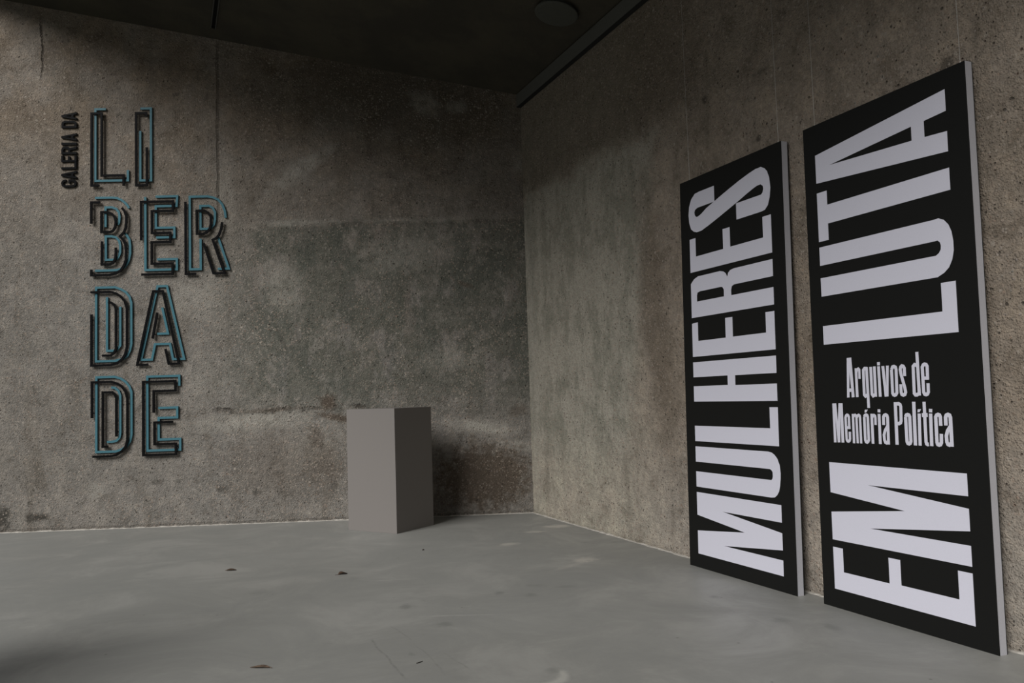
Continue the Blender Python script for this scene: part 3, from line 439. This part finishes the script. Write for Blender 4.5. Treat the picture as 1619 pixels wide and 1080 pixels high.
# ------------------------------------------------------------------ outline letters on the back wall
BARW = .0212
def wall_pt(x, z, off): return (x, -off, z)
ROWS = {0: 'first', 1: 'first', 2: 'second', 3: 'second', 4: 'second', 5: 'third', 6: 'third', 7: 'fourth', 8: 'fourth'}
for k, (ch, teal, black) in enumerate(SIGN):
    xs = [p[0] for c, P in teal+black for p in P]; zs = [p[1] for c, P in teal+black for p in P]
    x0, z0 = min(xs), min(zs)
    org = CO+AB*x0+Vector((0, 0, z0))
    L = empty('outline_letter', org, (0, 0, RZB))
    tr = lambda x, z, off: (x-x0, -off, z-z0)
    for nm, lst, a, b, mt in (('teal_bar', teal, .005, .019, M_TEAL), ('black_bar', black, .019, .034, M_BLACK)):
        for c, P in lst:
            geos = [bar_geo(P, c, BARW, a, b, tr)]
            cum = [i for i in range(len(P))] if len(P) < 4 else [0, len(P)//2, len(P)-1]
            for i in sorted(set(cum)):                                  # short studs that carry the bar off the wall
                j = i+1 if i+1 < len(P) else i-1
                d = (Vector(P[j])-Vector(P[i])); q = Vector(P[i])+d*min(.45, .05/max(d.length, .01))
                geos.append(tube_geo(tr(q.x, q.y, .0002), tr(q.x, q.y, a+.002), .0045, 6))
            v, f = join(geos); mesh_obj(nm, v, f, mt, L)
    lab = {0: 'tall outlined letter L of teal and black bars, top row of the wall sign',
           1: 'narrow outlined letter I of teal and black bars, top row of the wall sign',
           2: 'outlined letter B of teal and black bars, starting the second row of the sign',
           3: 'outlined letter E between the B and the R in the second sign row',
           4: 'outlined letter R of teal and black bars, at the right end of the second row',
           5: 'outlined letter D beside the outlined A, third row of the wall sign',
           6: 'outlined letter A of teal and black bars, in the third sign row',
           7: 'outlined letter D in the bottom row of the wall sign, beside an E',
           8: 'outlined letter E ending the bottom row of the wall sign'}[k]
    tag(L, lab, 'sign letter', 'outlined letters on the back wall')

# small raised letters, turned to read upwards. Glyphs drawn in a unit cell: x reading, y up
def glyph(ch):
    if ch == 'a': return [[(0,0),(.36,1),(.64,1),(1,0),(.72,0),(.655,.2),(.345,.2),(.28,0)], [(.395,.37),(.605,.37),(.5,.74)]]
    if ch == 'l': return [[(0,0),(0,1),(.3,1),(.3,.16),(1,.16),(1,0)]]
    if ch == 'e': return [[(0,0),(0,1),(1,1),(1,.84),(.3,.84),(.3,.585),(.85,.585),(.85,.425),(.3,.425),(.3,.16),(1,.16),(1,0)]]
    if ch == 'i': return [[(0,0),(0,1),(1,1),(1,0)]]
    if ch == 'd': return [[(0,0),(0,1),(.55,1),(.8,.96),(.95,.86),(1,.72),(1,.28),(.95,.14),(.8,.04),(.55,0)], [(.29,.16),(.52,.16),(.66,.2),(.71,.29),(.71,.71),(.66,.8),(.52,.84),(.29,.84)]]
    if ch == 'r': return [[(0,0),(0,1),(.55,1),(.8,.97),(.95,.88),(1,.76),(.99,.62),(.93,.53),(.78,.45),(1,0),(.68,0),(.5,.41),(.29,.41),(.29,0)], [(.29,.56),(.54,.56),(.67,.6),(.71,.7),(.67,.81),(.54,.85),(.29,.85)]]
    if ch == 'g': return [[(.5,1),(.25,.97),(.07,.88),(0,.74),(0,.26),(.07,.12),(.25,.03),(.5,0),(.75,.03),(.93,.12),(1,.26),(1,.54),(.5,.54),(.5,.40),(.71,.40),(.71,.27),(.64,.18),(.5,.15),(.36,.18),(.29,.27),(.29,.73),(.36,.82),(.5,.85),(.64,.82),(.71,.73),(.71,.68),(1,.68),(1,.74),(.93,.88),(.75,.97)]]
RL = ['small black raised letter G at the foot of the upright line beside the L', 'small black raised letter A next above the G in the upright line',
      'small black raised letter L in the upright line of small letters', 'small black raised letter E in the upright line of small letters',
      'small black raised letter R in the upright line of small letters', 'small black raised letter I, a single stroke in the upright line',
      'small black raised letter A between the I and the D of the upright line', 'small black raised letter D in the upright line of small letters',
      'small black raised letter A at the very top of the upright line']
for k, (ch, x0, x1, z0, z1) in enumerate(RAISED):
    org = CO+AB*x0+Vector((0, 0, z0)); cap = x1-x0; wdt = z1-z0
    v, f = prism(glyph(ch), .0002, .018, lambda x, y, o: (cap*(1-y), -o, wdt*x))
    L = mesh_obj('raised_letter', v, f, M_BLACK); L.location = org; L.rotation_euler = (0, 0, RZB)
    bv = L.modifiers.new('bevel', 'BEVEL'); bv.width = .0018; bv.segments = 1; bv.limit_method = 'ANGLE'
    tag(L, RL[k], 'sign letter', 'small raised letters beside the outline sign')

# ------------------------------------------------------------------ pedestal
ped = empty('pedestal', (-1.0155, 6.9839, 0), (0, 0, -.5677))
PW, PD, PH, T = .552, .498, 1.05, .016
def ped_panel(name, b): return box(name, b, M_PED, ped, .0012)
ped_panel('side_panel', (-PW, 0, 0, T, 0, PH))
ped_panel('side_panel', (-T, 0, T, PD-T, 0, PH))
ped_panel('side_panel', (-PW, 0, PD-T, PD, 0, PH))
ped_panel('side_panel', (-PW, -PW+T, T, PD-T, 0, PH))
ped_panel('top_panel', (-PW+T+.001, -T-.001, T+.001, PD-T-.001, PH-T, PH+.0005))
tag(ped, 'plain taupe box pedestal standing near the corner of the concrete walls', 'pedestal')

# ------------------------------------------------------------------ the two lettered boards leaning on the right wall
def board(bl, yaw, lean, wd, ht, label):
    u = Vector((-math.sin(yaw), -math.cos(yaw), 0)); rz = math.atan2(u.y, u.x)
    B = empty('lettered_board', (bl[0], bl[1], 0), (-lean, 0, rz))
    box('front_print', (0, wd, 0, .002, 0, ht), M_PRINT, B)
    box('board_core', (.0005, wd-.0005, .002, .0425, .0005, ht-.0005), M_CORE, B)
    box('back_sheet', (0, wd, .0425, .046, 0, ht), M_BACKING, B)
    tag(B, label, 'board', 'lettered boards leaning on the right wall')
    return B
b1 = board((1.104, 5.394), R(-23.3), R(1.25), .975, 2.5, 'left black board with one tall word in upright white capitals')
b2 = board((1.5695, 4.335), R(-22.95), R(.8), .975, 2.5, 'right black board with two big white words and two small lines between them')
for B, lets in ((b1, LET1), (b2, LET2)):
    for ch, polys in lets:
        v, f = prism(polys, 0, .0009, lambda x, y, o: (x, -o, y)); mesh_obj('letter', v, f, M_WHITE, B)
for ch, strokes, polys in SMALL:
    g = [bar_geo(P, False, wd, 0, .0008+.00003*i, lambda x, y, o: (x, -o, y)) for i, (wd, P) in enumerate(strokes)]
    if polys:
        if ch == 'a' and len(polys) == 2: g.append(prism(polys, 0, .0008, lambda x, y, o: (x, -o, y)))
        else: g += [prism([P], 0, .0008, lambda x, y, o: (x, -o, y)) for P in polys]
    v, f = join(g); mesh_obj('small_letter', v, f, M_WHITE, b2)
box('worn_corner', (.945, .974, .003, .042, -.0005, .004), M_CHIP, b2)

# hanging wires from the ceiling to the boards' tops
S.view_layers[0].update()
for B, u, lab in ((b1, .080, 'thin wire hanging above the far end of the left lettered board'), (b1, .93, 'thin wire hanging above the near end of the left lettered board'),
                  (b2, .066, 'thin wire hanging above the far end of the right lettered board'), (b2, .938, 'thin wire hanging above the near end of the right lettered board')):
    p = B.matrix_world @ Vector((u, .022, 2.4985)); s = (p-CO).dot(ES)
    top = (B0 if s < .048 else zc(s))-p.z
    v, f = tube_geo((0, 0, 0), (0, 0, top), .0011, 6)
    v2, f2 = tube_geo((0, 0, 0), (0, 0, .012), .004, 8)
    o = mesh_obj('hanging_wire', *join([(v, f), (v2, f2)]), M_WIRE); o.location = p
    tag(o, lab, 'wire', 'wires above the lettered boards')

# ------------------------------------------------------------------ litter on the floor
def leaf(name, loc, rz, ln, wd, curl, mat, label, stem=.0, tilt=0):
    N = 9; v = []; f = []
    for i in range(N):
        t = i/(N-1); w_ = wd*(math.sin(math.pi*min(1, t*.96+.02))**.75)*(1-.25*t); x = ln*(t-.5)
        z = curl*(1-(2*t-1)**2)*.5
        for j in (-1, -.5, 0, .5, 1):
            v.append((x, w_*j*.5, .0012+z+abs(j)**1.6*curl*.9*(.6+.4*math.sin(5*t))-(.001 if j == 0 else 0)))
    zmin = min(q[2] for q in v); v = [(a, b, c-zmin+.0003) for a, b, c in v]
    for i in range(N-1):
        for j in range(4): f.append((5*i+j, 5*i+j+1, 5*i+6+j, 5*i+5+j))
    me = bpy.data.meshes.new(name); me.from_pydata(v, [], f); me.materials.append(mat)
    for p in me.polygons: p.use_smooth = True
    L = empty(name, (loc[0], loc[1], 0), (0, 0, rz))
    b = bpy.data.objects.new('blade', me); link(b, L); so = b.modifiers.new('thickness', 'SOLIDIFY'); so.thickness = .0008; so.offset = 1
    if stem:
        g = join([tube_geo((-ln*.5-stem, .004, .0025), (-ln*.5+.004, 0, .003), .0013, 6), tube_geo((-ln*.5, 0, .003), (ln*.3, 0, .0035+curl*.3), .0008, 5)])
        mesh_obj('stem', g[0], g[1], mat, L)
    return tag(L, label, 'leaf', 'dry leaves on the floor')
leaf('dry_leaf', (-1.957, 5.68), R(8), .066, .045, .007, M_LEAF, 'small dark curled dry leaf on the floor, farthest left of the leaves', .01)
leaf('dry_leaf', (-1.150, 5.442), R(35), .060, .05, .011, M_LEAF, 'dry brown leaf with its stem, on the floor in front of the pedestal', .022)
leaf('dry_leaf', (-1.120, 3.592), R(172), .088, .03, .006, M_LEAF2, 'long pale brown dry leaf on the floor, nearest to the viewer', .012)
o = mesh_obj('twig', *join([tube_geo((-.011, -.012, .0022), (.004, .002, .0025), .0018, 6), tube_geo((.003, .001, .0025), (.012, .013, .0022), .0015, 6)]), M_CRUMB)
o.location = (-.439, 3.592, 0); tag(o, 'tiny dark twig on the floor near the bottom middle', 'twig')
def crumb(loc, r, label):
    bm = bmesh.new(); bmesh.ops.create_icosphere(bm, subdivisions=2, radius=r); rs = random.Random(int(abs(loc[0]*1000)))
    for q in bm.verts: q.co *= .75+.5*rs.random(); q.co.z = max(q.co.z*.6, -.3*r)
    zm = min(q.co.z for q in bm.verts)
    for q in bm.verts: q.co.z -= zm
    o = bm_obj('crumb', bm, M_CRUMB); o.location = (loc[0], loc[1], 0); return tag(o, label, 'crumb')
crumb((-.71, 6.202), .008, 'tiny dark crumb on the floor just in front of the pedestal')
crumb((-1.66, 3.36), .006, 'tiny dark crumb on the floor left of the long pale leaf')
